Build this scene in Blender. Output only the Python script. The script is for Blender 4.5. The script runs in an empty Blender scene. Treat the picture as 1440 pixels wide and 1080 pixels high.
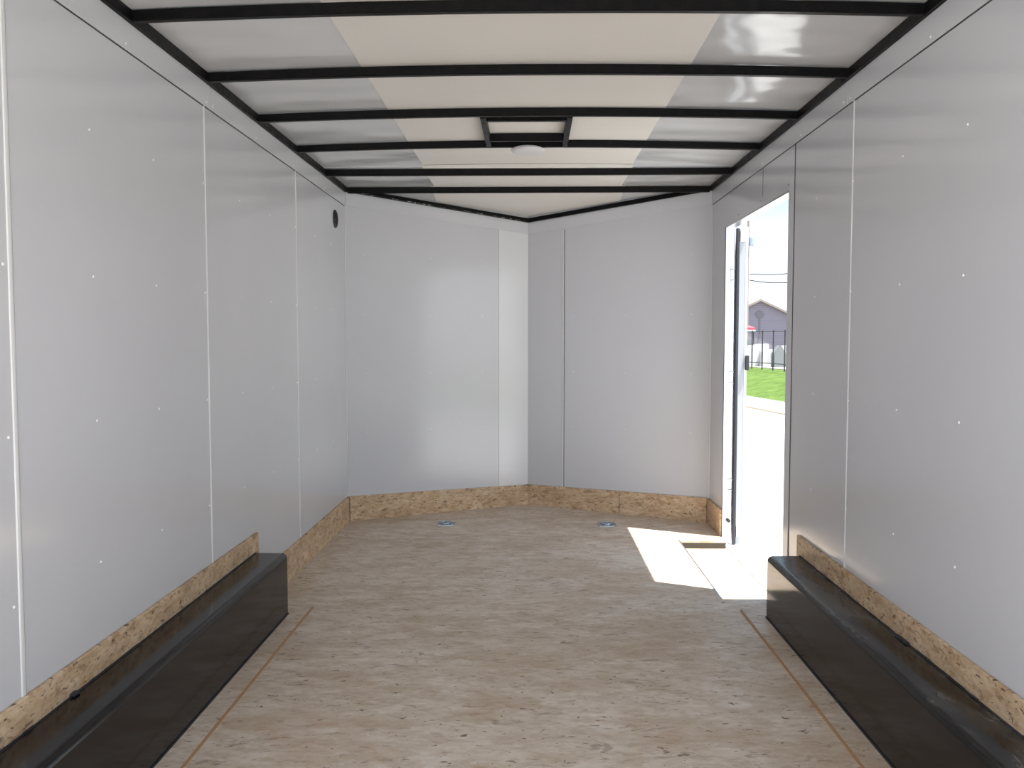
import bpy, bmesh, math, random
from mathutils import Vector, Matrix
random.seed(7)
S = bpy.context.scene
C = S.collection
R = math.radians

# ------------------------------------------------------------------ camera
F, PITCH, YAW = 1180.0, 0.0544, 0.0225
cd = bpy.data.cameras.new('camera'); cam = bpy.data.objects.new('camera', cd); C.objects.link(cam)
cd.sensor_width = 36.0; cd.sensor_fit = 'HORIZONTAL'; cd.lens = F * 36.0 / 1440.0
cd.clip_start = 0.02; cd.clip_end = 2000
cam.location = (0.0219, 0.0, 1.2404)
cam.rotation_euler = (math.pi / 2 - PITCH, 0, YAW)
S.camera = cam

# ------------------------------------------------------------------ world: hazy bright sky with soft clouds
w = bpy.data.worlds.new('sky'); S.world = w; w.use_nodes = True
nt = w.node_tree; nt.nodes.clear()
def wn(t, **k):
    n = nt.nodes.new(t)
    for a, b in k.items(): setattr(n, a, b)
    return n
tc = wn('ShaderNodeTexCoord'); sep = wn('ShaderNodeSeparateXYZ'); nt.links.new(tc.outputs['Generated'], sep.inputs[0])
rmp = wn('ShaderNodeValToRGB'); nt.links.new(sep.outputs['Z'], rmp.inputs[0])
cr = rmp.color_ramp
cr.elements[0].position = 0.0; cr.elements[0].color = (0.80, 0.84, 0.88, 1)
cr.elements[1].position = 1.0; cr.elements[1].color = (0.20, 0.36, 0.70, 1)
e = cr.elements.new(0.085); e.color = (0.62, 0.68, 0.71, 1)
e = cr.elements.new(0.16); e.color = (0.32, 0.43, 0.475, 1)
e = cr.elements.new(0.4); e.color = (0.28, 0.42, 0.58, 1)
ns = wn('ShaderNodeTexNoise'); ns.inputs['Scale'].default_value = 3.2; ns.inputs['Detail'].default_value = 6
mp = wn('ShaderNodeMapping'); mp.inputs['Scale'].default_value = (1, 1, 3); mp.inputs['Location'].default_value = (0.35, 0.2, 0.1)
nt.links.new(tc.outputs['Generated'], mp.inputs[0]); nt.links.new(mp.outputs[0], ns.inputs['Vector'])
bk = wn('ShaderNodeMath', operation='MULTIPLY_ADD'); bk.inputs[1].default_value = -0.12; nt.links.new(sep.outputs['Y'], bk.inputs[0])
nt.links.new(ns.outputs[0], bk.inputs[2])           # unseen extra cloud behind the trailer, added to light the interior
cl = wn('ShaderNodeValToRGB'); nt.links.new(bk.outputs[0], cl.inputs[0])
cl.color_ramp.elements[0].position = 0.48; cl.color_ramp.elements[0].color = (0, 0, 0, 1)
cl.color_ramp.elements[1].position = 0.66; cl.color_ramp.elements[1].color = (1, 1, 1, 1)
mx = wn('ShaderNodeMixRGB'); nt.links.new(cl.outputs[0], mx.inputs[0]); nt.links.new(rmp.outputs[0], mx.inputs[1])
mx.inputs[2].default_value = (1.13, 1.20, 1.33, 1)
bg = wn('ShaderNodeBackground'); bg.inputs[1].default_value = 1.2; nt.links.new(mx.outputs[0], bg.inputs[0])
nt.links.new(bg.outputs[0], wn('ShaderNodeOutputWorld').inputs[0])

# ------------------------------------------------------------------ sun and exposure
sl = bpy.data.lights.new('sun', 'SUN'); sun = bpy.data.objects.new('sun', sl); C.objects.link(sun)
sl.energy = 9.0; sl.color = (1.0, 0.965, 0.90); sl.angle = R(0.55)
sun.rotation_euler = Vector((-0.615, 0.277, -1.925)).to_track_quat('-Z', 'Y').to_euler()
sun.location = (8, -4, 20)
vs = S.view_settings
vs.view_transform = 'Standard'; vs.look = 'None'; vs.exposure = 0.93; vs.gamma = 1.0; vs.use_curve_mapping = False
S.cycles.max_bounces = 14; S.cycles.diffuse_bounces = 8; S.cycles.glossy_bounces = 6
S.cycles.use_denoising = True
S.cycles.caustics_reflective = True

# ------------------------------------------------------------------ helpers
def srgb(r, g, b):
    f = lambda c: (c / 255 / 12.92) if c / 255 <= 0.04045 else ((c / 255 + 0.055) / 1.055) ** 2.4
    return (f(r), f(g), f(b), 1.0)

class N:
    """small node-tree builder"""
    def __init__(s, name, rough=0.5, spec=0.5, metal=0.0, color=(0.5, 0.5, 0.5, 1)):
        s.m = bpy.data.materials.new(name); s.m.use_nodes = True; s.t = s.m.node_tree
        s.b = s.t.nodes['Principled BSDF']
        s.b.inputs['Base Color'].default_value = color
        s.b.inputs['Roughness'].default_value = rough
        s.b.inputs['Metallic'].default_value = metal
        s.b.inputs['Specular IOR Level'].default_value = spec
    def n(s, t, **k):
        x = s.t.nodes.new(t)
        for a, b in k.items():
            if a in x.inputs: x.inputs[a].default_value = b
            else: setattr(x, a, b)
        return x
    def l(s, a, b): s.t.links.new(a, b)
    def coord(s, scale=(1, 1, 1), rot=(0, 0, 0), loc=(0, 0, 0)):
        c = s.n('ShaderNodeNewGeometry'); m = s.n('ShaderNodeMapping')
        tcn = s.n('ShaderNodeTexCoord')
        m.inputs['Scale'].default_value = scale; m.inputs['Rotation'].default_value = rot; m.inputs['Location'].default_value = loc
        s.l(tcn.outputs['Object'], m.inputs[0]); return m.outputs[0]
    def noise(s, vec, scale, detail=4, rough=0.5, dist=0):
        x = s.n('ShaderNodeTexNoise'); x.inputs['Scale'].default_value = scale; x.inputs['Detail'].default_value = detail
        x.inputs['Roughness'].default_value = rough; x.inputs['Distortion'].default_value = dist
        s.l(vec, x.inputs['Vector']); return x.outputs[0]
    def voro(s, vec, scale, rnd=1.0):
        x = s.n('ShaderNodeTexVoronoi'); x.inputs['Scale'].default_value = scale; x.inputs['Randomness'].default_value = rnd
        s.l(vec, x.inputs['Vector']); return x
    def ramp(s, fac, stops):
        x = s.n('ShaderNodeValToRGB'); cr = x.color_ramp
        while len(cr.elements) < len(stops): cr.elements.new(0.5)
        for e_, (p, c) in zip(cr.elements, stops): e_.position = p; e_.color = c
        s.l(fac, x.inputs[0]); return x.outputs[0]
    def mix(s, fac, a, b, mode='MIX'):
        x = s.n('ShaderNodeMixRGB', blend_type=mode)
        for v, i in ((fac, 0), (a, 1), (b, 2)):
            if hasattr(v, 'links') or hasattr(v, 'is_output'): s.l(v, x.inputs[i])
            else: x.inputs[i].default_value = v
        return x.outputs[0]
    def base(s, v): s.l(v, s.b.inputs['Base Color'])
    def rough(s, v): s.l(v, s.b.inputs['Roughness'])
    def bump(s, h, strength=0.2, dist=0.01):
        x = s.n('ShaderNodeBump'); x.inputs['Strength'].default_value = strength; x.inputs['Distance'].default_value = dist
        s.l(h, x.inputs['Height']); s.l(x.outputs[0], s.b.inputs['Normal'])

def g(v): return (v, v, v, 1)

def vinyl(name, col, rough):
    m = N(name, rough=rough, spec=0.5)
    v = m.coord()
    n1 = m.noise(v, 1.3, 3)
    c2 = tuple(x * 0.955 for x in col[:3]) + (1,)
    m.base(m.ramp(n1, [(0.3, col), (0.75, c2)]))
    m.bump(m.noise(v, 2.2, 2), 0.06, 0.02)
    return m.m
M = {}
M['wall'] = vinyl('white_vinyl_panel', (0.590, 0.598, 0.630, 1), 0.15)
M['trim'] = vinyl('white_trim_panel', (0.61, 0.618, 0.650, 1), 0.22)
M['cap'] = vinyl('glossy_white_aluminium', (0.70, 0.71, 0.73, 1), 0.14)
M['mould'] = N('white_plastic_moulding', rough=0.3, color=(0.68, 0.685, 0.69, 1)).m
M['screw'] = N('white_painted_screw_head', rough=0.25, color=(0.9, 0.9, 0.9, 1)).m
M['gap_shadow'] = N('dark_panel_gap_and_shadow', rough=0.8, color=(0.05, 0.05, 0.055, 1)).m  # panel gaps, and the painted shadow line under the side trim
M['ceil_mid'] = vinyl('matte_warm_white_roof_sheet', (0.70, 0.68, 0.645, 1), 0.5)
def roofskin():
    m = N('glossy_roof_skin', rough=0.14, spec=0.32, color=(0.56, 0.57, 0.585, 1))
    v = m.coord((1.0, 1.6, 1))
    m.bump(m.noise(v, 2.0, 1.0, 0.4), 0.8, 0.04)
    return m.m
M['ceil_side'] = roofskin()
def blacksteel():
    m = N('black_painted_steel', rough=0.42, spec=0.14, color=(0.012, 0.012, 0.014, 1))
    v = m.coord((3, 3, 3)); n = m.noise(v, 9, 5)
    m.base(m.ramp(n, [(0.45, (0.003, 0.003, 0.0036, 1)), (0.8, (0.009, 0.007, 0.007, 1))]))
    m.rough(m.ramp(n, [(0.3, g(0.33)), (0.7, g(0.5))]))
    return m.m
M['steel'] = blacksteel()
def boxpaint(dust):
    m = N('black_gloss_wheel_box_paint' + ('_dusty' if dust else ''), rough=0.2, spec=0.32, color=(0.02, 0.018, 0.018, 1))
    v = m.coord((1, 1, 1))
    n = m.noise(v, 2.6, 6, 0.6)
    c = m.ramp(n, [(0.35, (0.005, 0.0045, 0.005, 1)), (0.75, (0.014, 0.011, 0.010, 1))])
    r = m.ramp(n, [(0.3, g(0.10)), (0.8, g(0.19))])
    if dust:
        geo = m.n('ShaderNodeNewGeometry'); sp = m.n('ShaderNodeSeparateXYZ'); m.l(geo.outputs['Normal'], sp.inputs[0])
        up = m.ramp(sp.outputs['Z'], [(0.6, g(0)), (0.95, g(1))])
        v2 = m.coord((3.5, 1.0, 3)); d = m.noise(v2, 2.2, 8, 0.65, 0.4)
        d = m.ramp(d, [(0.43, g(0)), (0.66, g(0.6))])
        f = m.mix(1.0, up, d, 'MULTIPLY')
        c = m.mix(f, c, (0.20, 0.195, 0.18, 1)); r = m.mix(f, r, g(0.7))
    m.base(c); m.rough(r); m.bump(m.noise(v, 5, 3), 0.05, 0.01)
    return m.m
M['box'] = boxpaint(False); M['box_dust'] = boxpaint(True)
M['rubber'] = N('black_rubber_seal', rough=0.6, color=(0.02, 0.022, 0.03, 1)).m

def osb(name, lo, mid, hi, dark, flake=(16, 60), con=1.0, rough=0.65, streak=0.5, plane='xy', darkamt=0.70, blotch=0.5, warm=(0.40, 0.27, 0.16, 1)):
    """oriented strand board: random flat flakes, long in the first axis"""
    m = N(name, rough=rough, spec=0.35)
    def vec(k, rz, loc):
        a, b = flake[0] * k, flake[1] * k
        if plane == 'xy': return m.coord((a, b, 1), (0, 0, rz), loc)
        if plane == 'yz': return m.coord((1, a, b), (rz, 0, 0), loc)
        return m.coord((a, 1, b), (0, rz, 0), loc)
    wob = m.noise(m.coord(), 30, 2)
    cols = []
    for k, rz, loc in ((1.0, 0.10, (0, 0, 0)), (0.62, -0.22, (3.1, 1.7, 2.2)), (1.5, 0.30, (7.7, 4.2, 5.1))):
        v = vec(k, rz, loc)
        ad = m.n('ShaderNodeVectorMath', operation='ADD')
        m.l(v, ad.inputs[0]); m.l(wob, ad.inputs[1])
        vo = m.voro(ad.outputs[0], 1.0)
        sp = m.n('ShaderNodeSeparateColor'); m.l(vo.outputs['Color'], sp.inputs[0])
        cols.append(sp)
    a = m.ramp(cols[0].outputs[0], [(0.0, lo), (0.45, mid), (1.0, hi)])
    b = m.ramp(cols[1].outputs[1], [(0.0, lo), (0.5, mid), (1.0, hi)])
    c = m.mix(0.5, a, b)
    c2 = m.ramp(cols[2].outputs[2], [(0.0, lo), (0.3, mid), (0.9, hi)])
    c = m.mix(0.35, c, c2)
    # broad streaks of tone across the board
    st = m.noise(vec(0.2, 0.0, (1, 2, 3)), 1.6, 8, 0.72)
    c = m.mix(streak, c, m.ramp(st, [(0.38, lo), (0.55, mid), (0.7, hi)]))
    # sparse dark slivers of bark
    dk = m.noise(vec(1.5, 0.25, (9, 5, 2)), 0.75, 3, 0.6, 0.5)
    c = m.mix(m.ramp(dk, [(darkamt, g(0)), (darkamt + 0.03, g(0.9))]), c, dark)
    dk2 = m.noise(vec(0.55, -0.35, (2, 8, 6)), 0.9, 4, 0.6, 0.8)
    c = m.mix(m.ramp(dk2, [(darkamt - 0.05, g(0)), (darkamt + 0.03, g(0.45))]), c, dark)
    bl = m.noise(vec(0.07, 0.1, (4, 6, 1)), 1.5, 5, 0.65)
    c = m.mix(m.ramp(bl, [(0.46, g(0)), (0.66, g(blotch))]), c, warm)
    m.base(c)
    m.bump(cols[0].outputs[0], 0.12, 0.001)
    return m.m
FL = dict(lo=(0.40, 0.28, 0.18, 1), mid=(0.61, 0.515, 0.41, 1), hi=(0.73, 0.67, 0.60, 1), dark=(0.13, 0.075, 0.045, 1))
M['floor'] = osb('sanded_strand_board_floor', flake=(24, 52), rough=0.5, streak=0.4, darkamt=0.655, blotch=0.55, **FL)
KB = dict(lo=(0.36, 0.20, 0.095, 1), mid=(0.60, 0.43, 0.27, 1), hi=(0.78, 0.64, 0.46, 1), dark=(0.10, 0.05, 0.025, 1))
M['kick_y'] = osb('strand_board_kickboard', flake=(34, 75), rough=0.6, streak=0.35, plane='yz', darkamt=0.615, **KB)
M['kick_x'] = osb('strand_board_kickboard_across', flake=(34, 75), rough=0.6, streak=0.35, plane='xz', darkamt=0.615, **KB)
M['osb_edge'] = N('cut_board_edge', rough=0.7, color=(0.42, 0.25, 0.13, 1)).m
def alu(name, col, rough):
    m = N(name, rough=rough, metal=1.0, color=col)
    v = m.coord((30, 30, 1.5)); m.rough(m.ramp(m.noise(v, 3, 4), [(0.3, g(rough * 0.8)), (0.7, g(rough * 1.3))]))
    m.bump(m.noise(m.coord((1, 1, 1)), 3.5, 2), 0.1, 0.01)
    return m.m
M['alu'] = alu('bright_mill_aluminium', (0.60, 0.63, 0.68, 1), 0.16)
M['alu_dull'] = alu('dull_grey_aluminium', (0.55, 0.56, 0.58, 1), 0.35)
M['zinc'] = alu('blue_zinc_plate', (0.36, 0.47, 0.54, 1), 0.32)
M['white_skin'] = N('white_painted_outer_skin', rough=0.3, color=(0.78, 0.79, 0.8, 1)).m
M['lens'] = N('white_plastic_lens', rough=0.3, color=(0.62, 0.61, 0.63, 1)).m
M['lens_base'] = N('white_plastic_lamp_base', rough=0.4, color=(0.72, 0.71, 0.71, 1)).m
m = N('patchy_white_and_black_sealant', rough=0.8)
m.base(m.ramp(m.noise(m.coord(), 26, 3, .7), [(.52, (.01, .01, .011, 1)), (.60, (.5, .5, .49, 1))])); M['foam'] = m.m

def link(name, bm, mat, parent=None, smooth=False, origin=None):
    me = bpy.data.meshes.new(name)
    if origin is not None:
        bmesh.ops.translate(bm, verts=bm.verts, vec=-Vector(origin))
    bmesh.ops.recalc_face_normals(bm, faces=bm.faces)
    bm.to_mesh(me); bm.free()
    for mm in (mat if isinstance(mat, list) else [mat]): me.materials.append(mm)
    if smooth:
        for p in me.polygons: p.use_smooth = True
    o = bpy.data.objects.new(name, me); C.objects.link(o)
    if origin is not None: o.location = origin
    if parent is not None:
        o.parent = parent
        o.location = Vector(o.location) - parent_loc(parent)
    return o
def parent_loc(p):
    v = Vector(p.location)
    while p.parent: p = p.parent; v += Vector(p.location)
    return v
def tag(o, label=None, cat=None, group=None, kind=None):
    if label: o['label'] = label
    if cat: o['category'] = cat
    if group: o['group'] = group
    if kind: o['kind'] = kind
    return o
def empty(name, loc):
    o = bpy.data.objects.new(name, None); o.location = loc; o.empty_display_size = 0.1; C.objects.link(o); return o

def box(bm, x0, x1, y0, y1, z0, z1, bev=0.0, seg=2):
    r = bmesh.ops.create_cube(bm, size=1.0)
    vs_ = r['verts']
    for v in vs_:
        v.co = Vector((x0 + (v.co.x + .5) * (x1 - x0), y0 + (v.co.y + .5) * (y1 - y0), z0 + (v.co.z + .5) * (z1 - z0)))
    if bev:
        es = list({e_ for v in vs_ for e_ in v.link_edges})
        bmesh.ops.bevel(bm, geom=es, offset=bev, segments=seg, affect='EDGES', profile=0.5)
    return bm
def prism(bm, pts, z0, z1):
    """pts: xy outline; z0, z1 a number or a list with one height per point"""
    n = len(pts)
    f = lambda z, i: z[i] if isinstance(z, (list, tuple)) else z
    b = [bm.verts.new((p[0], p[1], f(z0, i))) for i, p in enumerate(pts)]
    t = [bm.verts.new((p[0], p[1], f(z1, i))) for i, p in enumerate(pts)]
    bm.faces.new(b[::-1]); bm.faces.new(t)
    for i in range(n):
        j = (i + 1) % n; bm.faces.new((b[i], b[j], t[j], t[i]))
    return bm
def cyl(bm, p0, p1, r0, r1=None, seg=16, cap=True):
    r1 = r0 if r1 is None else r1
    p0 = Vector(p0); p1 = Vector(p1); d = (p1 - p0)
    q = d.to_track_quat('Z', 'Y').to_matrix().to_4x4()
    m = Matrix.Translation((p0 + p1) / 2) @ q
    bmesh.ops.create_cone(bm, cap_ends=cap, segments=seg, radius1=r0, radius2=r1, depth=d.length, matrix=m)
    return bm
def lathe(bm, prof, c, axis='Z', seg=32):
    """prof: (radius, height) pairs turned about an axis through c"""
    rings = []
    for r, h in prof:
        ring = []
        if r < 1e-6: ring = [bm.verts.new(conv(c, 0, 0, h, axis))] * seg
        else:
            for k in range(seg):
                a = 2 * math.pi * k / seg
                ring.append(bm.verts.new(conv(c, r * math.cos(a), r * math.sin(a), h, axis)))
        rings.append(ring)
    for a, b in zip(rings, rings[1:]):
        for k in range(seg):
            j = (k + 1) % seg
            f = []
            for v in (a[k], a[j], b[j], b[k]):
                if v not in f: f.append(v)
            if len(f) > 2: bm.faces.new(f)
    return bm
def conv(c, a, b, h, axis):
    if axis == 'Z': return (c[0] + a, c[1] + b, c[2] + h)
    if axis == 'X': return (c[0] + h, c[1] + a, c[2] + b)
    return (c[0] + a, c[1] + h, c[2] + b)
def torus(bm, c, R_, r, seg=28, ms=10, ax='Z', stretch=1.0):
    vv = []
    for i in range(seg):
        a = 2 * math.pi * i / seg; row = []
        for j in range(ms):
            b = 2 * math.pi * j / ms; rr = R_ + r * math.cos(b)
            row.append(bm.verts.new(conv(c, rr * math.cos(a), rr * math.sin(a) * stretch, r * math.sin(b), ax)))
        vv.append(row)
    for i in range(seg):
        for j in range(ms):
            bm.faces.new((vv[i][j], vv[(i + 1) % seg][j], vv[(i + 1) % seg][(j + 1) % ms], vv[i][(j + 1) % ms]))
    return bm
def B(): return bmesh.new()

# ------------------------------------------------------------------ dimensions of the trailer
W = 1.22; TH = 0.05
YR, YC, YA = 0.60, 5.62, 6.235                 # rear edge, nose corner, nose apex
DN, DF, DH = 3.96, 5.225, 1.925                # side door opening near, far, head height
ZT0, ZT1 = 2.122, 2.210                        # trim band under the roof rail
ZSK = 2.248                                    # roof skin at the side
GZ = -0.60                                     # ground outside
def nose(x): return YC + (YA - YC) * (1 - abs(x) / W)

# ------------------------------------------------------------------ floor
bm = prism(B(), [(-W, YR), (W, YR), (W, DN), (.935, DN), (.935, 5.111), (W, 5.111), (W, YC), (0, YA), (-W, YC)], -0.012, 0)
floor = tag(link('floor', bm, M['floor']), 'pale strand board trailer floor with grey brown flecks', 'floor', kind='structure')
bm = prism(B(), [(-W, YR), (W, YR), (W, DN - .01), (.925, DN - .01), (.925, 5.122), (W, 5.122), (W, YC), (0, YA), (-W, YC)], -0.05, -0.0122)
link('subfloor', bm, M['floor'], floor)
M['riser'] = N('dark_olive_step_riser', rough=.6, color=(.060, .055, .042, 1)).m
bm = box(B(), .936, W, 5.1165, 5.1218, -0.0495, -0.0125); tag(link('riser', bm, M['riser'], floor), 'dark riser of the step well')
bm = box(B(), .90, W + .10, DN - .02, 5.16, -0.075, -0.0505)
link('step_well', bm, M['floor'], floor)
bm = box(B(), .928, .936, DN, 5.12, -0.05, 0.0025)
tag(link('edge_strip', bm, M['alu_dull'], floor), 'thin grey metal edge along the step well')
for s in (-1, 1):
    # board under each wheel box, a few millimetres proud of the floor
    xs = sorted((s * .985, s * 1.212))
    bm = box(B(), xs[0], xs[1], 1.40, 3.785, 0.0, 0.0075)
    p = link('filler_board', bm, M['floor'], floor)
    xe = sorted((s * .978, s * .985))
    bm = box(B(), xe[0], xe[1], 1.40, 3.785, 0.0, 0.0072)
    link('board_edge', bm, M['osb_edge'], p)

# ------------------------------------------------------------------ side walls
def screws(parent, pts, nx, mat='screw', r=0.0042):
    """domed screw heads, one mesh each; nx is the inward normal"""
    n = Vector(nx).normalized()
    base = B(); lathe(base, [(r, 0), (r * .95, .0012), (r * .6, .0024), (0, .0028)], (0, 0, 0), 'Z', 12)
    q = n.to_track_quat('Z', 'Y').to_matrix().to_4x4(); bmesh.ops.transform(base, matrix=q, verts=base.verts)
    first = None
    for p in pts:
        if first is None:
            first = link('screw', base, M[mat], None, smooth=True); o = first
        else:
            o = first.copy(); C.objects.link(o)
        o.parent = parent; o.location = Vector(p) - parent_loc(parent)
rowz = (0.595, 1.005, 1.415, 1.826)
cols = (1.958, 2.366, 2.768, 3.186, 3.585, 4.00, 4.43, 4.83, 5.22)

bm = box(B(), -W - TH, -W, YR, YC, -0.11, 2.30)
wall_left = tag(link('wall_left', bm, M['wall']), 'long off-white panelled side wall on the left', 'wall', kind='structure')
screws(wall_left, [(-W, y, z) for y in cols for z in rowz if not (abs(y - 5.22) < .1 and z > 1.9)], (1, 0, 0))
for y, wd in ((1.985, .018), (3.206, .009), (4.447, .005)):
    bm = B()
    prism(bm, [(-W, y - wd / 2), (-W + .0028, y - wd / 2 + .002), (-W + .0034, y), (-W + .0028, y + wd / 2 - .002), (-W, y + wd / 2)], 0.16, ZT0)
    link('seam_strip', bm, M['mould'], wall_left)
    bm = box(B(), -W, -W + .0008, y + wd / 2, y + wd / 2 + .0022, 0.16, ZT0)
    link('seam_gap', bm, M['gap_shadow'], wall_left)
bm = box(B(), -W, -W + .004, YC - .012, YC, .17, ZT0)
link('corner_strip', bm, M['mould'], wall_left)

bm = B()
box(bm, W, W + TH, YR, DN, -0.11, 2.30)
box(bm, W, W + TH, DF, YC, -0.11, 2.30)
box(bm, W, W + TH, DN, DF, DH, 2.30)
box(bm, W, W + TH, DN, DF, -0.11, -0.0755)
wall_right = tag(link('wall_right', bm, M['wall']), 'long off-white panelled side wall on the right with door opening', 'wall', kind='structure')
screws(wall_right, [(W, y, z) for y in cols[:5] for z in rowz], (-1, 0, 0))
bm = B(); y = 3.190; wd = .008
prism(bm, [(W, y - wd / 2), (W - .0028, y - wd / 2 + .002), (W - .0034, y), (W - .0028, y + wd / 2 - .002), (W, y + wd / 2)], 0.16, ZT0)
link('seam_strip', bm, M['mould'], wall_right)
bm = box(B(), W - .0008, W, 4.412, 4.417, DH + .05, ZT0); link('seam_gap', bm, M['gap_shadow'], wall_right)
bm = box(B(), W - .0015, W, 3.878, 3.886, 0.0, ZT0 + .0); link('seam_gap', bm, M['gap_shadow'], wall_right)
bm = box(B(), W - .003, W, YC - .010, YC, .17, ZT0); link('corner_strip', bm, M['mould'], wall_right)

# nose walls: two panels that meet in a point
def nose_pts(s, xa, xb, t0, t1):
    """outline of a slab along the nose wall from |x|=xa to xb, between distances t0 and t1 outside its inner face"""
    n = Vector((s * (YA - YC), W)).normalized()
    a = Vector((s * xa, nose(xa))); b = Vector((s * xb, nose(xb)))
    return [tuple(a + n * t0), tuple(b + n * t0), tuple(b + n * t1), tuple(a + n * t1)]
for s, nm in ((-1, 'left'), (1, 'right')):
    pts = nose_pts(s, W, 0, 0, TH); pts[3] = (s * (W + TH), YC); pts[2] = (0, YA + .057)
    bm = prism(B(), pts, -0.11, [2.30, 2.19, 2.19, 2.30])
    wl = tag(link('wall_front_' + nm, bm, M['wall']), 'off-white angled nose wall panel, %s half of the point' % nm, 'wall', kind='structure')
    if s < 0:
        bm = prism(B(), nose_pts(s, .213, .001, -.004, 0), .15, 2.03)
        tag(link('corner_cap', bm, M['cap'], wl), 'glossy white metal corner strip')
    else:
        bm = prism(B(), nose_pts(s, .262, .253, -.004, 0), .15, 2.02); link('seam_strip', bm, M['mould'], wl)
        bm = prism(B(), nose_pts(s, .266, .262, -.001, 0), .15, 2.02); link('seam_gap', bm, M['gap_shadow'], wl)
    nn = Vector((-s * (YA - YC), -W, 0)).normalized()
    sp = []
    for k in (1.0, .62, .30):
        for z in (0.6, 1.0, 1.4, 1.8):
            xx = s * k * 1.02 * (W - .12) / 1.02
            sp.append((xx, nose(xx), z))
    screws(wl, sp, nn, r=.003)

# trim band under the roof: segments per wall, side bands get a dark strip painted as their shadow line
ti = 1
for s in (-1, 1):
    for y0, y1 in (((YR, 3.262), (3.266, YC)) if s < 0 else ((YR, 3.246), (3.250, YC))):
        xs = sorted((s * W, s * (W - .0045)))
        bm = box(B(), xs[0], xs[1], y0, y1, ZT0, ZT1, .001, 1)
        t = tag(link('trim_%d' % ti, bm, M['trim']), None, None, kind='structure'); ti += 1
        t['label'] = 'off-white trim band under the %s roof rail, %s length' % ('left' if s < 0 else 'right', 'nearer' if y1 < YC else 'farther')
        t['category'] = 'trim'
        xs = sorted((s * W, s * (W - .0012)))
        bm = box(B(), xs[0], xs[1], y0, y1, ZT0 - .0045, ZT0 - .0002); link('shadow_strip', bm, M['gap_shadow'], t)
        screws(t, [(s * (W - .0045), y_, 2.140) for y_ in (1.35, 1.97, 2.588, 3.225, 3.285, 3.80, 4.41, 5.06) if y0 < y_ < y1], (-s, 0, 0))
for s, nm in ((-1, 'left'), (1, 'right')):
    bm = prism(B(), nose_pts(s, W - .004, 0.0, -.0045, -.0), [ZT0, 2.005, 2.005, ZT0], [ZT1, 2.085, 2.085, ZT1])
    t = tag(link('trim_%d' % ti, bm, M['trim']), 'off-white trim band along the %s nose wall under the roof' % nm, 'trim', kind='structure'); ti += 1

# kickboards
for s, nm in ((-1, 'left'), (1, 'right')):
    x0, x1 = sorted((s * W, s * (W - .012)))
    yend = YC - .002
    bm = box(B(), x0, x1, 1.35, 3.728, 0.0, 0.366, .0025, 2)
    b1 = tag(link('baseboard_%s' % nm, bm, M['kick_y']), 'tall strand board kick panel behind the %s wheel box' % nm, 'baseboard', kind='structure')
    bm = box(B(), x0, x1, 3.732 if s < 0 else DF + .012, yend, 0.0, 0.168, .001, 1)
    tag(link('baseboard_%s' % nm, bm, M['kick_y']), 'low strand board kickboard %s' % ('on the left wall ahead of the wheel box' if s < 0 else 'on the right wall past the door'), 'baseboard', kind='structure')
    pts = nose_pts(s, W - .012, 0.0, -.012, 0)
    pts[1] = (0, YA - .0135)
    if s < 0:
        bm = prism(B(), pts, 0.0, [.170, .150, .150, .170])
        b = link('baseboard_front_left', bm, M['kick_x'])
        screws(b, [(-.30, nose(.30) - .0135, .125), (-.80, nose(.80) - .0135, .12)], (.45, -.9, 0), r=.005)
    else:
        bm = B()
        for xa, xb, za, zb in ((W - .012, .655, .170, .161), (.651, 0, .161, .150)):
            q = nose_pts(s, xa, xb, -.012, 0)
            if xb == 0: q[1] = (0, YA - .0135)
            prism(bm, q, 0.0, [za, zb, zb, za])
        b = link('baseboard_front_right', bm, M['kick_x'])
    tag(b, 'strand board kickboard along the %s nose wall' % nm, 'baseboard', kind='structure')

# ------------------------------------------------------------------ ceiling: arched skin, flat over the two front bows
def skz(x, y):
    s = ZSK if y <= YC else ZSK + (2.128 - ZSK) * (y - YC) / (YA - YC)
    a = .024 if y < 5.0 else 0.0
    return s + a * (1 - (x / W) ** 2)
def skin(bm, xa, xb, ya, yb, nx, ny, off=0.0, th=.004):
    top, bot = [], []
    for j in range(ny + 1):
        y_ = ya + (yb - ya) * j / ny
        r0, r1 = [], []
        for i in range(nx + 1):
            x_ = xa + (xb - xa) * i / nx
            z_ = skz(x_, min(y_, 4.999 if yb <= 5.0 else y_)) - off
            r0.append(bm.verts.new((x_, y_, z_))); r1.append(bm.verts.new((x_, y_, z_ + th)))
        bot.append(r0); top.append(r1)
    for j in range(ny):
        for i in range(nx):
            bm.faces.new((bot[j][i], bot[j][i + 1], bot[j + 1][i + 1], bot[j + 1][i]))
            bm.faces.new((top[j][i], top[j + 1][i], top[j + 1][i + 1], top[j][i + 1]))
    for j in range(ny):
        for i in (0, nx): bm.faces.new((bot[j][i], bot[j + 1][i], top[j + 1][i], top[j][i]))
    for i in range(nx):
        for j in (0, ny): bm.faces.new((bot[j][i], bot[j][i + 1], top[j][i + 1], top[j][i]))
bm = B(); skin(bm, -W - TH, W + TH, YR, 5.0, 24, 8); skin(bm, -W - TH, W + TH, 5.001, YC, 12, 2)
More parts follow.
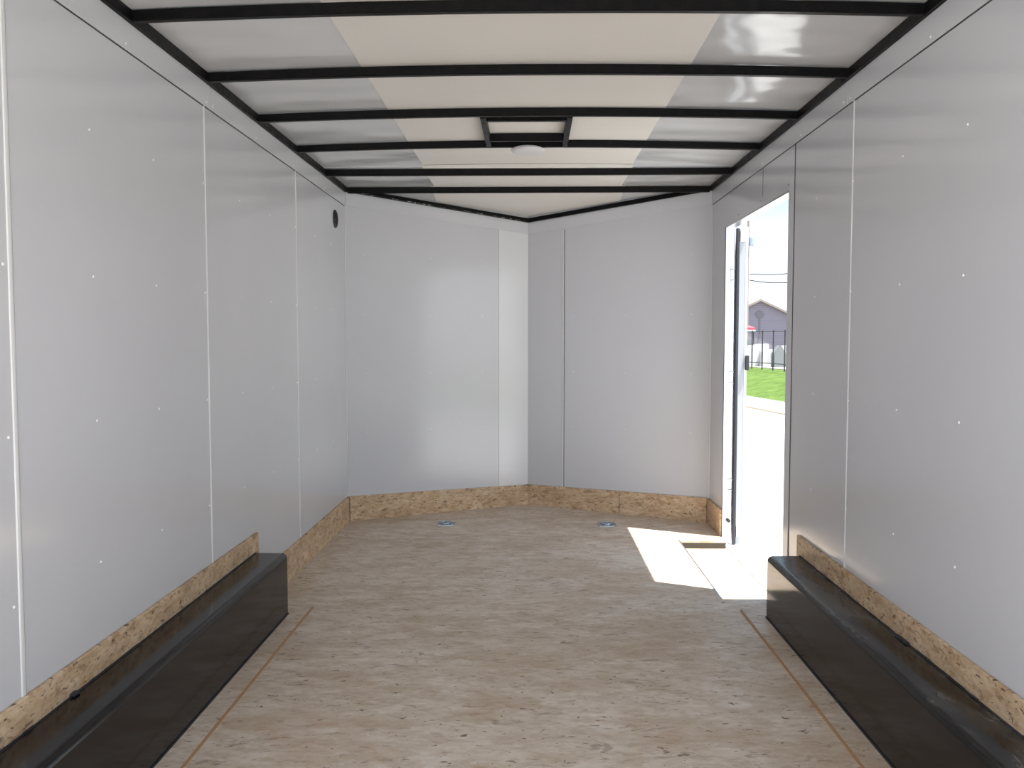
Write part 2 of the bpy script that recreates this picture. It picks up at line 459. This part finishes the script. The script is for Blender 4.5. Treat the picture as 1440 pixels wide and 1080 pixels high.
# flat triangle over the nose, falling towards the point
e0 = W + TH
prism(bm, [(-e0, YC), (e0, YC), (0, YA + .06)], [ZSK, ZSK, 2.128], [ZSK + .004, ZSK + .004, 2.132])
for i in range(24):      # upright lip where the arched skin steps down to the flat one
    xa = -W + 2 * W * i / 24; xb = xa + 2 * W / 24
    bm.faces.new([bm.verts.new(p) for p in ((xa, 5.0005, ZSK - .0005), (xb, 5.0005, ZSK - .0005), (xb, 5.0005, skz(xb, 4.9) + .001), (xa, 5.0005, skz(xa, 4.9) + .001))])
ceiling = tag(link('ceiling', bm, M['ceil_side']), 'shiny pale grey metal roof skin between the black bows', 'ceiling', kind='structure')
bm = B(); skin(bm, -.618, .618, YR, 4.999, 12, 8, .0045, .0040)
skin(bm, -.618, .618, 5.002, YC, 6, 2, .0045, .0040)
hw = .64
yy = YA + .06 - (YA + .06 - YC) * hw / e0
def nz(y): return ZSK + (2.128 - ZSK) * (y - YC) / (YA + .06 - YC) - .0045
pp = [(-hw, YC), (hw, YC), (hw, yy), (0, YA + .055), (-hw, yy)]
prism(bm, pp, [nz(p[1]) for p in pp], [nz(p[1]) + .004 for p in pp])
# upright lip where the arched sheet ends over the fifth bow
n_ = 24; prev = None
for i in range(n_ + 1):
    x_ = -.618 + 1.236 * i / n_; zt = skz(x_, 4.9) - .0045
    a = bm.verts.new((x_, 4.9995, ZSK - .0045)); b_ = bm.verts.new((x_, 4.9995, zt))
    if prev: bm.faces.new((prev[0], a, b_, prev[1]))
    prev = (a, b_)
bl_ = B(); prev = None  # thin grey ribbon painting the shadow line along the sheet's lip
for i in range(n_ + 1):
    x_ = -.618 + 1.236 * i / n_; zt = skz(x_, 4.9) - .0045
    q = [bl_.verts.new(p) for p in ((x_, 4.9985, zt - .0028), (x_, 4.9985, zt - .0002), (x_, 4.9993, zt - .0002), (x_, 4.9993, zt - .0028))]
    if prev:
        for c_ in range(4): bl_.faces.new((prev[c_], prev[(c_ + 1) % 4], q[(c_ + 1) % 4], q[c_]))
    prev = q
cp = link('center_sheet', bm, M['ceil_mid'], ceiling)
M['edge_shadow'] = N('grey_sheet_edge_shadow', rough=.8, color=(.22, .21, .20, 1)).m
link('sheet_edge_shadow', bl_, M['edge_shadow'], cp)
tag(cp, 'matte warm white sheet down the middle of the ceiling')
bm = B(); skin(bm, -W - TH, W + TH, YR, YC, 8, 4, -.03, .012)
prism(bm, [(-e0, YC), (e0, YC), (0, YA + .06)], [2.29, 2.29, 2.17], [2.305, 2.305, 2.185])
tag(link('outer_skin', bm, M['white_skin'], ceiling), 'white outer roof sheet')

# ------------------------------------------------------------------ roof rails and bows
for s, nm in ((-1, 'left'), (1, 'right')):
    x0, x1 = sorted((s * 1.203, s * 1.219))
    bm = box(B(), x0, x1, YR, YC, ZT1 + .0008, ZSK - .001, .002, 2)
    tag(link('roof_rail', bm, M['steel']), 'long black steel rail along the top of the %s wall' % nm, 'rail', 'roof rails')
    pts = nose_pts(s, W - .006, 0.0, -.018, -.001)
    pts[1] = (s * .001, YA - .0205); pts[2] = (s * .001, YA - .0015)
    zc, za = ZT1 + .0035, 2.0905
    bm = prism(B(), pts, [zc, za, za, zc], [ZSK - .006, 2.120, 2.120, ZSK - .006])
    r = tag(link('nose_rail', bm, M['steel']), 'black steel rail above the %s nose wall, meeting at the point' % nm, 'rail', 'nose rails')
    # thin ragged bead of sealant in the gap under the rail
    bm = B(); random.seed(3 + s); prev = None
    for k in range(61):
        f = .04 + .92 * k / 60; x_ = s * W * f; y_ = nose(x_) - .0205
        z_ = zc + (za - zc) * (1 - f) + .005; h_ = random.uniform(.0006, .0026)
        q = [bm.verts.new((x_, y_, z_ - h_)), bm.verts.new((x_, y_ - .001, z_ + h_)), bm.verts.new((x_, y_ + .003, z_ + h_)), bm.verts.new((x_, y_ + .003, z_ - h_))]
        if prev:
            for c_ in range(4): bm.faces.new((prev[c_], prev[(c_ + 1) % 4], q[(c_ + 1) % 4], q[c_]))
        else: bm.faces.new(q)
        prev = q
    bm.faces.new(prev[::-1])
    link('sealant', bm, M['foam'] if s < 0 else M['steel'], r)

bows = [(1.99, 'black steel roof bow just above the top edge of the picture'),
        (2.60, 'black steel roof bow, the nearest and lengthiest one in view'),
        (3.205, 'black steel roof bow, second in view from the near end'),
        (3.80, 'black steel roof bow on the near side of the square vent frame'),
        (4.41, 'black steel roof bow carrying the round dome light'),
        (5.02, 'black straight roof bow between the dome light and the last bow'),
        (5.62, 'black straight roof bow farthest back, where the nose begins')]
def bow_z(x, y): return ZT1 + (.0215 * (1 - (x / W) ** 2) if y < 5.0 else -.006)
for y_, lab in bows:
    bm = B(); n_ = 28; prev = None
    y1 = y_ + (.026 if y_ < 5.5 else .018)
    for i in range(n_ + 1):
        x_ = -1.2 + 2.4 * i / n_; zb = bow_z(x_, y_); zt = min(zb + .0395, skz(x_, min(y_, 4.9) if y_ < 5 else y_) - .0055)
        c = .003
        ring = [bm.verts.new(p) for p in ((x_, y_, zb + c), (x_, y_ + c, zb), (x_, y1 - c, zb), (x_, y1, zb + c), (x_, y1, zt), (x_, y_, zt))]
        if prev:
            for k in range(6): bm.faces.new((prev[k], prev[(k + 1) % 6], ring[(k + 1) % 6], ring[k]))
        else: bm.faces.new(ring)
        prev = ring
    bm.faces.new(prev[::-1])
    o = link('roof_bow', bm, M['steel'], origin=(0, y_, ZT1))
    tag(o, lab, 'roof beam', 'roof bows')

# vent frame between the third and fourth bows
vf = tag(empty('vent_frame', (0, 4.1, 2.23)), 'square black tube frame for a roof vent at ceiling centre', 'frame')
for x0 in (-.209, .183):
    bm = box(B(), x0, x0 + .026, 3.8265, 4.4095, 2.2275, 2.2655, .002, 1); link('side_tube', bm, M['steel'], vf)
for y0 in (3.872, 4.262):
    bm = box(B(), -.183, .183, y0, y0 + .026, 2.2275, 2.2655, .002, 1); link('cross_tube', bm, M['steel'], vf)

# dome light under the fourth bow
dl = tag(empty('dome_light', (.004, 4.43, 2.2225)), 'round white dome light fixed under the roof bow', 'ceiling light')
bm = lathe(B(), [(0, .0065), (.072, .0065), (.078, .004), (.078, -.004), (0, -.004)], (.004, 4.43, 2.2225), 'Z', 40)
link('lamp_base', bm, M['lens_base'], dl)
bm = lathe(B(), [(.088, -.002), (.089, -.006), (.084, -.011), (.066, -.016), (.035, -.019), (0, -.020)], (.004, 4.43, 2.2225), 'Z', 40)
link('lens', bm, M['lens'], dl, smooth=True)

# round black vent in the left wall
rv = tag(empty('round_wall_vent', (-W, 5.337, 1.995)), 'small round black vent high on the left wall near the corner', 'vent')
bm = lathe(B(), [(.0, .003), (.040, .003), (.044, .008), (.051, .009), (.056, .005), (.057, 0)], (-W, 5.337, 1.995), 'X', 36)
link('vent_ring', bm, M['rubber'], rv, smooth=True)
bm = B()
for k in range(5):
    z_ = 1.995 + (k - 2) * .016; h = math.sqrt(max(0, .038 ** 2 - (z_ - 1.995) ** 2))
    box(bm, -W + .003, -W + .007, 5.337 - h, 5.337 + h, z_ - .002, z_ + .003)
link('louvre', bm, M['steel'], rv)

# ------------------------------------------------------------------ wheel boxes
def wheel_box(s, mat, label):
    XI, YE, ZT = 1.064, 3.672, .284
    root = tag(empty('wheel_box', (s * 1.14, 2.5, .0075)), label, 'wheel box', 'wheel boxes')
    z0 = .0085; r = .024
    prof = [(W - .014, z0), (XI + .002, z0), (XI, z0 + .002), (XI, ZT - r)]
    for k in range(1, 9):
        a = math.pi / 2 * k / 8
        prof.append((XI + r - r * math.cos(a), ZT - r + r * math.sin(a)))
    prof.append((W - .014, ZT))
    bm = B(); a_ = [bm.verts.new((s * x, 1.42, z)) for x, z in prof]; b_ = [bm.verts.new((s * x, YE, z)) for x, z in prof]
    for i in range(len(prof)):
        j = (i + 1) % len(prof); bm.faces.new((a_[i], a_[j], b_[j], b_[i]))
    bm.faces.new(a_); bm.faces.new(b_[::-1])
    o = link('cover', bm, mat, root, smooth=True)
    o.data.set_sharp_from_angle(angle=R(40))
    x0, x1 = sorted((s * (W - .0135), s * (W - .020)))
    bm = B(); random.seed(5)
    y_ = 1.43
    while y_ < YE - .01:       # slightly uneven bead of black sealant along the board
        L_ = random.uniform(.03, .08); h = .0015 + random.random() * .002
        box(bm, x0, x1, y_, min(y_ + L_, YE), ZT, ZT + h); y_ += L_
    if s < 0: box(bm, -W + .013, -W + .028, 2.16, 2.19, ZT, ZT + .010, .003, 1)
    else: box(bm, W - .028, W - .013, 2.60, 2.68, ZT, ZT + .007, .002, 1)
    link('sealant_bead', bm, M['rubber'], root)
    x0, x1 = sorted((s * (XI - .004), s * (XI + .01)))
    bm = box(B(), x0, x1, 1.42, YE + .003, .008, .0125); link('foot_flange', bm, M['rubber'], root)
wheel_box(-1, M['box'], 'black painted wheel box along the left wall')
wheel_box(1, M['box_dust'], 'black painted wheel box along the right wall with dusty top')

# ------------------------------------------------------------------ floor tie-downs
def tie_down(x, y, label):
    c = (x, y, 0.0)
    root = tag(empty('tie_down_ring', c), label, 'tie-down ring', 'floor tie-down rings')
    bm = B()   # rectangular pan plate with clipped corners, raised rim and dished middle
    def ringpts(hx, hy, cut, z): return [bm.verts.new((x + a, y + b, z)) for a, b in ((-hx + cut, -hy), (hx - cut, -hy), (hx, -hy + cut), (hx, hy - cut), (hx - cut, hy), (-hx + cut, hy), (-hx, hy - cut), (-hx, -hy + cut))]
    rs = [ringpts(.060, .066, .016, .0003), ringpts(.059, .065, .016, .0035), ringpts(.046, .050, .014, .0042), ringpts(.040, .044, .014, .0012)]
    for a, b in zip(rs, rs[1:]):
        for k in range(8): bm.faces.new((a[k], a[(k + 1) % 8], b[(k + 1) % 8], b[k]))
    bm.faces.new(rs[-1]); bm.faces.new(rs[0][::-1])
    link('pan_plate', bm, M['zinc'], root)
    bm = torus(B(), (x, y - .004, .0085), .030, .0048, 28, 8); link('ring', bm, M['alu'], root, smooth=True)
    bm = box(B(), x - .018, x + .018, y + .018, y + .034, .002, .0145, .003, 2); link('bracket', bm, M['zinc'], root)
    for sx in (-1, 1):
        for sy in (-1, 1):
            bm = lathe(B(), [(.0045, .0), (.004, .002), (0, .0028)], (x + sx * .047, y + sy * .052, .0035), 'Z', 10); link('bolt', bm, M['alu'], root)
tie_down(-.547, 5.555, 'zinc tie-down ring in the floor, left of the nose point')
tie_down(.529, 5.555, 'zinc tie-down ring in the floor, beside the sun patch')

# ------------------------------------------------------------------ side door: aluminium frame (trim) and the leaf folded back outside
fr = tag(empty('trim_%d' % ti, (W + .02, DF, 0)), 'bright aluminium frame lining the side door opening', 'door frame', kind='structure')
bm = box(B(), W - .002, W + TH + .004, DF - .008, DF, -.05, DH, .001, 1); link('far_jamb', bm, M['alu'], fr)
bm = box(B(), W - .002, W + TH + .004, DN, DN + .008, -.05, DH, .001, 1); link('near_jamb', bm, M['alu'], fr)
bm = box(B(), W - .002, W + TH + .004, DN + .008, DF - .008, DH - .008, DH, .001, 1); link('head_jamb', bm, M['alu_dull'], fr)
bm = box(B(), W + .01, W + TH + .03, DN + .008, DF - .008, -.0505, -.044); link('sill', bm, M['white_skin'], fr)
bm = box(B(), W - .0025, W, DN - .068, DN, .0, DH + .05); tag(link('casing', bm, M['trim'], fr), 'flat pale strip beside the opening')
bm = box(B(), W - .0025, W + .002, DF, DF + .010, .0, DH); link('edge_bead', bm, M['rubber'], fr)
bm = B()
for k in range(3): lathe(bm, [(.003, 0), (.0025, -.0015), (0, -.002)], (W, DN + .02 + k * .47, DH + .03), 'X', 8)
link('rivet', bm, M['steel'], fr)

M['edge_grey'] = N('grey_blue_door_edge', rough=.35, color=(.34, .36, .40, 1)).m
dr = tag(empty('door_1', (W + TH + .055, DF + .005, 0)), 'side door folded back flat outside, seen edge on', 'door', kind='structure')
X0 = W + TH + .028; X1 = X0 + .050
bm = box(B(), X0, X1, DF - .020, DF + 1.19, -.045, DH - .005, .002, 2)
link('leaf', bm, M['white_skin'], dr)
bm = box(B(), X0 + .001, X1 - .012, DF - .0225, DF - .0205, -.04, DH - .01); link('edge_channel', bm, M['edge_grey'], dr)
bm = box(B(), X1 - .012, X1 + .002, DF - .024, DF - .0205, -.045, DH - .005); link('outer_skin', bm, M['white_skin'], dr)
bm = box(B(), X0 - .022, X0 - .001, DF - .034, DF - .012, -.045, DH - .012, .006, 3)
tag(link('rubber_seal', bm, M['rubber'], dr), 'black rubber seal strip')
for z_ in (1.63, 1.00, .33):      # hinges between jamb and leaf
    bm = B()
    box(bm, W + .028, W + .036, DF - .0105, DF - .0082, z_ - .055, z_ + .055, .001, 1)
    for q in (-.033, .033):
        cyl(bm, (W + .03, DF - .013, z_ + q), (X0 - .024, DF - .018, z_ + q), .0035, seg=8)
    link('hinge', bm, M['alu_dull'], dr)
bm = box(B(), X0 + .001, X0 + .034, DF - .034, DF - .0226, 1.83, 1.90, .002, 1); link('top_latch_plate', bm, M['alu_dull'], dr)
bm = box(B(), X0 + .001, X0 + .032, DF - .032, DF - .0226, .005, .075, .002, 1); link('bottom_latch_plate', bm, M['alu_dull'], dr)
bm = box(B(), X1 - .008, X1 + .014, DF - .045, DF - .0245, 1.045, 1.135, .003, 2); tag(link('holdback_catch', bm, M['rubber'], dr), 'black holdback catch')
bm = cyl(B(), (W + .034, DF - .0082, .105), (W + .034, DF - .024, .105), .009, .012, 12); link('bumper', bm, M['rubber'], dr)

# ------------------------------------------------------------------ rear: ramp door lowered behind the viewer
bm = B(); prism(bm, [(-W + .02, YR - .01), (W - .02, YR - .01), (W - .02, -1.35), (-W + .02, -1.35)], [-.05, -.05, GZ + .01, GZ + .01], [-.005, -.005, GZ + .05, GZ + .05])
rd = tag(link('door_2', bm, M['floor']), 'lowered rear ramp door of strand board behind the viewer', 'door', kind='structure')
bm = B()
for s in (-1, 1):
    x0, x1 = sorted((s * (W - .001), s * (W + TH))); box(bm, x0, x1, YR - .06, YR - .001, -.15, 2.30)
box(bm, -W, W, YR - .06, YR - .001, 2.19, 2.30)
tag(link('trim_%d' % (ti + 1), bm, M['steel']), 'black steel frame around the rear opening behind the viewer', 'frame', kind='structure')
bm = box(B(), -W - .03, W + .03, YR, YC, -.20, -.112)
tag(link('chassis', bm, M['steel']), 'black steel chassis beneath the trailer floor', 'chassis', kind='structure')

# ------------------------------------------------------------------ outside
ux, uy = .155, -.988; nx_, ny_ = .988, .155         # along the kerb, and away from the lot
def L(a, t): return (nx_ * a + ux * t, ny_ * a + uy * t)
def concrete():
    m = N('sunlit_pale_concrete', rough=0.85, color=(0.5, 0.49, 0.47, 1)); v = m.coord()
    m.base(m.ramp(m.noise(v, 1.2, 8, .6), [(.3, (0.50, 0.49, 0.465, 1)), (.7, (0.60, 0.59, 0.57, 1))])); return m.m
M['concrete'] = concrete()
M['kerb'] = N('tan_kerb_concrete', rough=0.9, color=(0.42, 0.33, 0.24, 1)).m
M['walk'] = N('grey_walk_concrete', rough=0.9, color=(0.26, 0.24, 0.22, 1)).m
def grass():
    m = N('green_grass', rough=0.9, spec=.1); v = m.coord()
    m.base(m.ramp(m.noise(v, 3, 9, .7), [(.3, (0.040, 0.075, 0.014, 1)), (.7, (0.10, 0.15, 0.035, 1))])); return m.m
M['grass'] = grass()
bm = prism(B(), [L(-60, 60), L(9.15, 60), L(9.15, -90), L(-60, -90)], GZ - .1, GZ)
tag(link('concrete_lot', bm, M['concrete']), 'bright sunlit concrete lot outside the side door', 'pavement', kind='structure')
bm = prism(B(), [L(9.15, 60), L(9.32, 60), L(9.32, -90), L(9.15, -90)], GZ - .1, GZ + .05)
tag(link('kerb', bm, M['kerb']), 'tan kerb along the edge of the lot', 'kerb', kind='structure')
bm = prism(B(), [L(9.32, 60), L(10.6, 60), L(10.6, -90), L(9.32, -90)], GZ - .1, GZ + .04)
tag(link('path', bm, M['walk']), 'pale footpath between kerb and grass', 'path', kind='structure')
bm = B(); rows = []
for a_, z_ in ((10.6, GZ + .05), (11.6, GZ + .22), (12.8, GZ + .46), (14.0, GZ + .63), (14.6, GZ + .66)):
    rows.append([bm.verts.new((*L(a_, t), z_ + .03 * math.sin(t * 1.7 + a_))) for t in range(60, -260, -4)])
for a_, b_ in zip(rows, rows[1:]):
    for k in range(len(a_) - 1): bm.faces.new((a_[k], a_[k + 1], b_[k + 1], b_[k]))
tag(link('lawn', bm, M['grass'], smooth=True), 'green grass bank rising beyond the footpath', 'grass', kind='structure')

M['gravel'] = N('pale_yard_gravel', rough=.95, color=(.30, .285, .27, 1)).m
bm = prism(B(), [L(14.6, 60), L(150, 60), L(150, -180), L(14.6, -180)], GZ + .3, GZ + .66)
tag(link('gravel_yard', bm, M['gravel']), 'pale gravel yard beyond the fence', 'ground', kind='structure')

# black metal fence on top of the bank
fb = tag(empty('metal_fence', (9.12, 32.7, 0.03)), 'black metal post and rail fence on the grass bank', 'fence')
P0 = Vector((8.92, 34.0)); U = Vector((.157, -.9876))
for k in range(-6, 9):
    p = P0 + U * (.96 * k)
    bm = box(B(), p.x - .022, p.x + .022, p.y - .022, p.y + .022, -.05, 1.56, .006, 1)
    link('post', bm, M['rubber'], fb)
for z_ in (1.50, .28):
    a = P0 + U * (-.96 * 6); b = P0 + U * (.96 * 8)
    bm = cyl(B(), (a.x, a.y, z_), (b.x, b.y, z_), .016, seg=8); link('rail', bm, M['rubber'], fb)

# pale stone blocks and monuments standing behind the fence
M['stone_w'] = N('white_stone', rough=.8, color=(.50, .49, .48, 1)).m
M['stone_g'] = N('grey_stone', rough=.8, color=(.17, .18, .18, 1)).m
def stone(x, y, hw, z1, shape, mat, label):
    bm = B(); d = .22; z0 = .0
    if shape == 'gable': out = [(-hw, z0), (hw, z0), (hw, z1 * .62), (0, z1), (-hw, z1 * .62)]
    elif shape == 'arch': out = [(-hw, z0), (hw, z0)] + [(hw * math.cos(math.pi * k / 10), z1 - hw * .8 + hw * .8 * math.sin(math.pi * k / 10)) for k in range(11)]
    else: out = [(-hw, z0), (hw, z0), (hw * .93, z1), (-hw * .90, z1 * .97)]
    a = [bm.verts.new((x + u_, y - d, z)) for u_, z in out]; b = [bm.verts.new((x + u_, y + d, z)) for u_, z in out]
    bm.faces.new(a); bm.faces.new(b[::-1])
    for i in range(len(out)): j = (i + 1) % len(out); bm.faces.new((a[i], a[j], b[j], b[i]))
    bmesh.ops.bevel(bm, geom=bm.edges[:], offset=.03, segments=2, affect='EDGES')
    tag(link('stone_block', bm, M[mat], origin=(x, y, 0)), label, 'stone', 'stones behind the fence')
stone(8.90, 36.2, .16, .62, 'block', 'stone_g', 'dark squat stone behind the fence, beside the door edge')
stone(9.38, 35.9, .26, .95, 'arch', 'stone_w', 'white round-topped stone behind the fence')
stone(9.90, 35.6, .24, .74, 'block', 'stone_w', 'pale square block behind the fence, between two posts')
stone(10.25, 34.9, .26, .98, 'gable', 'stone_g', 'grey pointed stone behind the fence, right of the pale block')
stone(10.05, 36.9, .33, 1.0, 'block', 'stone_w', 'white block standing farthest back behind the fence')
stone(9.55, 37.5, .30, 1.25, 'block', 'stone_g', 'tall grey stone behind the white round-topped one')
stone(10.95, 36.2, .25, .95, 'block', 'stone_w', 'white block behind the fence, nearest the opening edge')

# red canopy with a white hem
M['red'] = N('red_awning_cloth', rough=.7, color=(.62, .06, .08, 1)).m
ca = tag(empty('red_canopy', (9.4, 38.5, .05)), 'red canopy with white hem and thin posts behind the fence', 'canopy')
bm = B(); prism(bm, [(8.7, 38), (10.08, 38), (10.08, 40), (8.7, 40)], [1.60] * 4, [1.72, 1.72, 1.92, 1.92]); link('roof_cloth', bm, M['red'], ca)
bm = box(B(), 8.69, 10.10, 37.97, 37.995, 1.55, 1.62); link('hem', bm, M['stone_w'], ca)
for x_ in (8.74, 10.04):
    for y_ in (38.05, 39.9):
        bm = cyl(B(), (x_, y_, .0), (x_, y_, 1.62), .025, seg=8); link('post', bm, M['rubber'], ca)

# house with its gable end towards us
M['siding'] = N('mauve_grey_siding', rough=.8).m
m = N('mauve_grey_siding_boards', rough=.8); v = m.coord((1, 1, 1))
wv = m.n('ShaderNodeTexWave', bands_direction='Z'); wv.inputs['Scale'].default_value = 1.6; m.l(v, wv.inputs['Vector'])
m.base(m.ramp(wv.outputs[0], [(.0, (.135, .128, .155, 1)), (.25, (.165, .155, .185, 1)), (1, (.175, .165, .195, 1))])); M['siding'] = m.m
M['shingle'] = N('grey_brown_shingle', rough=.95, color=(.22, .19, .17, 1)).m
M['glass'] = N('dark_window_glass', rough=.1, color=(.04, .05, .07, 1)).m
hs = tag(empty('house', (24.3, 96, .2)), 'mauve grey gabled house far beyond the fence', 'house')
hx, hy, ap, ev, hw_ = 24.3, 90.0, 5.15, 2.35, 6.0
bm = B(); out = [(-hw_, 0), (hw_, 0), (hw_, ev), (0, ap), (-hw_, ev)]
a = [bm.verts.new((hx + u_, hy, z)) for u_, z in out]; b = [bm.verts.new((hx + u_, hy + 12, z)) for u_, z in out]
bm.faces.new(a); bm.faces.new(b[::-1])
for i in range(5): j = (i + 1) % 5; bm.faces.new((a[i], a[j], b[j], b[i]))
link('siding', bm, M['siding'], hs)
bm = B()
for s in (-1, 1):
    sl_ = (ap - ev) / hw_
    q = [(0, ap + .02), (s * (hw_ + .5), ev - .5 * sl_ + .02), (s * (hw_ + .5), ev - .5 * sl_ + .24), (0, ap + .24)]
    a = [bm.verts.new((hx + u_, hy - .5, z)) for u_, z in q]; b = [bm.verts.new((hx + u_, hy + 12.4, z)) for u_, z in q]
    bm.faces.new(a); bm.faces.new(b[::-1])
    for i in range(4): j = (i + 1) % 4; bm.faces.new((a[i], a[j], b[j], b[i]))
link('roof', bm, M['shingle'], hs)
bm = lathe(B(), [(.42, 0), (.42, -.06), (.34, -.07), (0, -.05)], (hx, hy, 3.75), 'Y', 20); M['vent_mauve'] = N('darker_mauve_vent', rough=.8, color=(.12, .11, .13, 1)).m; link('gable_vent', bm, M['vent_mauve'], hs)
bm = box(B(), hx - .06, hx + .06, hy - .06, hy - .005, 1.2, 3.4); link('downpipe', bm, M['vent_mauve'], hs)

# utility pole with transformer and its wires
M['wood_pole'] = N('weathered_pole_wood', rough=.9, color=(.20, .18, .17, 1)).m
M['xfmr'] = N('blue_grey_transformer_paint', rough=.5, color=(.26, .32, .38, 1)).m
up = tag(empty('utility_pole', (10.23, 40, .05)), 'thin grey utility pole with a blue-grey transformer can', 'utility pole')
bm = cyl(B(), (10.23, 40, -.1), (10.23, 40, 7.1), .07, .05, 12); link('pole', bm, M['wood_pole'], up)
bm = lathe(B(), [(0, -.20), (.11, -.20), (.125, -.18), (.125, .17), (.10, .20), (.03, .22), (.03, .27), (0, .27)], (10.40, 39.98, 5.78), 'Z', 16); t_ = link('transformer', bm, M['xfmr'], up, smooth=False)
bm = box(B(), 10.24, 10.34, 39.93, 39.97, 5.60, 5.66); link('bracket', bm, M['wood_pole'], up)
def wire(pts, label):
    bm = B()
    for a, b in zip(pts, pts[1:]): cyl(bm, a, b, .026, seg=6, cap=False)
    o = tag(link('power_line', bm, M['rubber'], origin=pts[0]), label, 'wire', 'power lines')
for z0, sag, z1, lab in ((4.27, .30, 5.1, 'upper sagging power line running right from the pole'), (3.98, .42, 4.75, 'lower sagging power line running right from the pole')):
    pts = []
    for k in range(17):
        f = k / 16; x_ = 10.32 + 5.0 * f
        pts.append((x_, 40 + .4 * f, z0 + (z1 - z0) * f - 4 * sag * f * (1 - f)))
    wire(pts, lab)
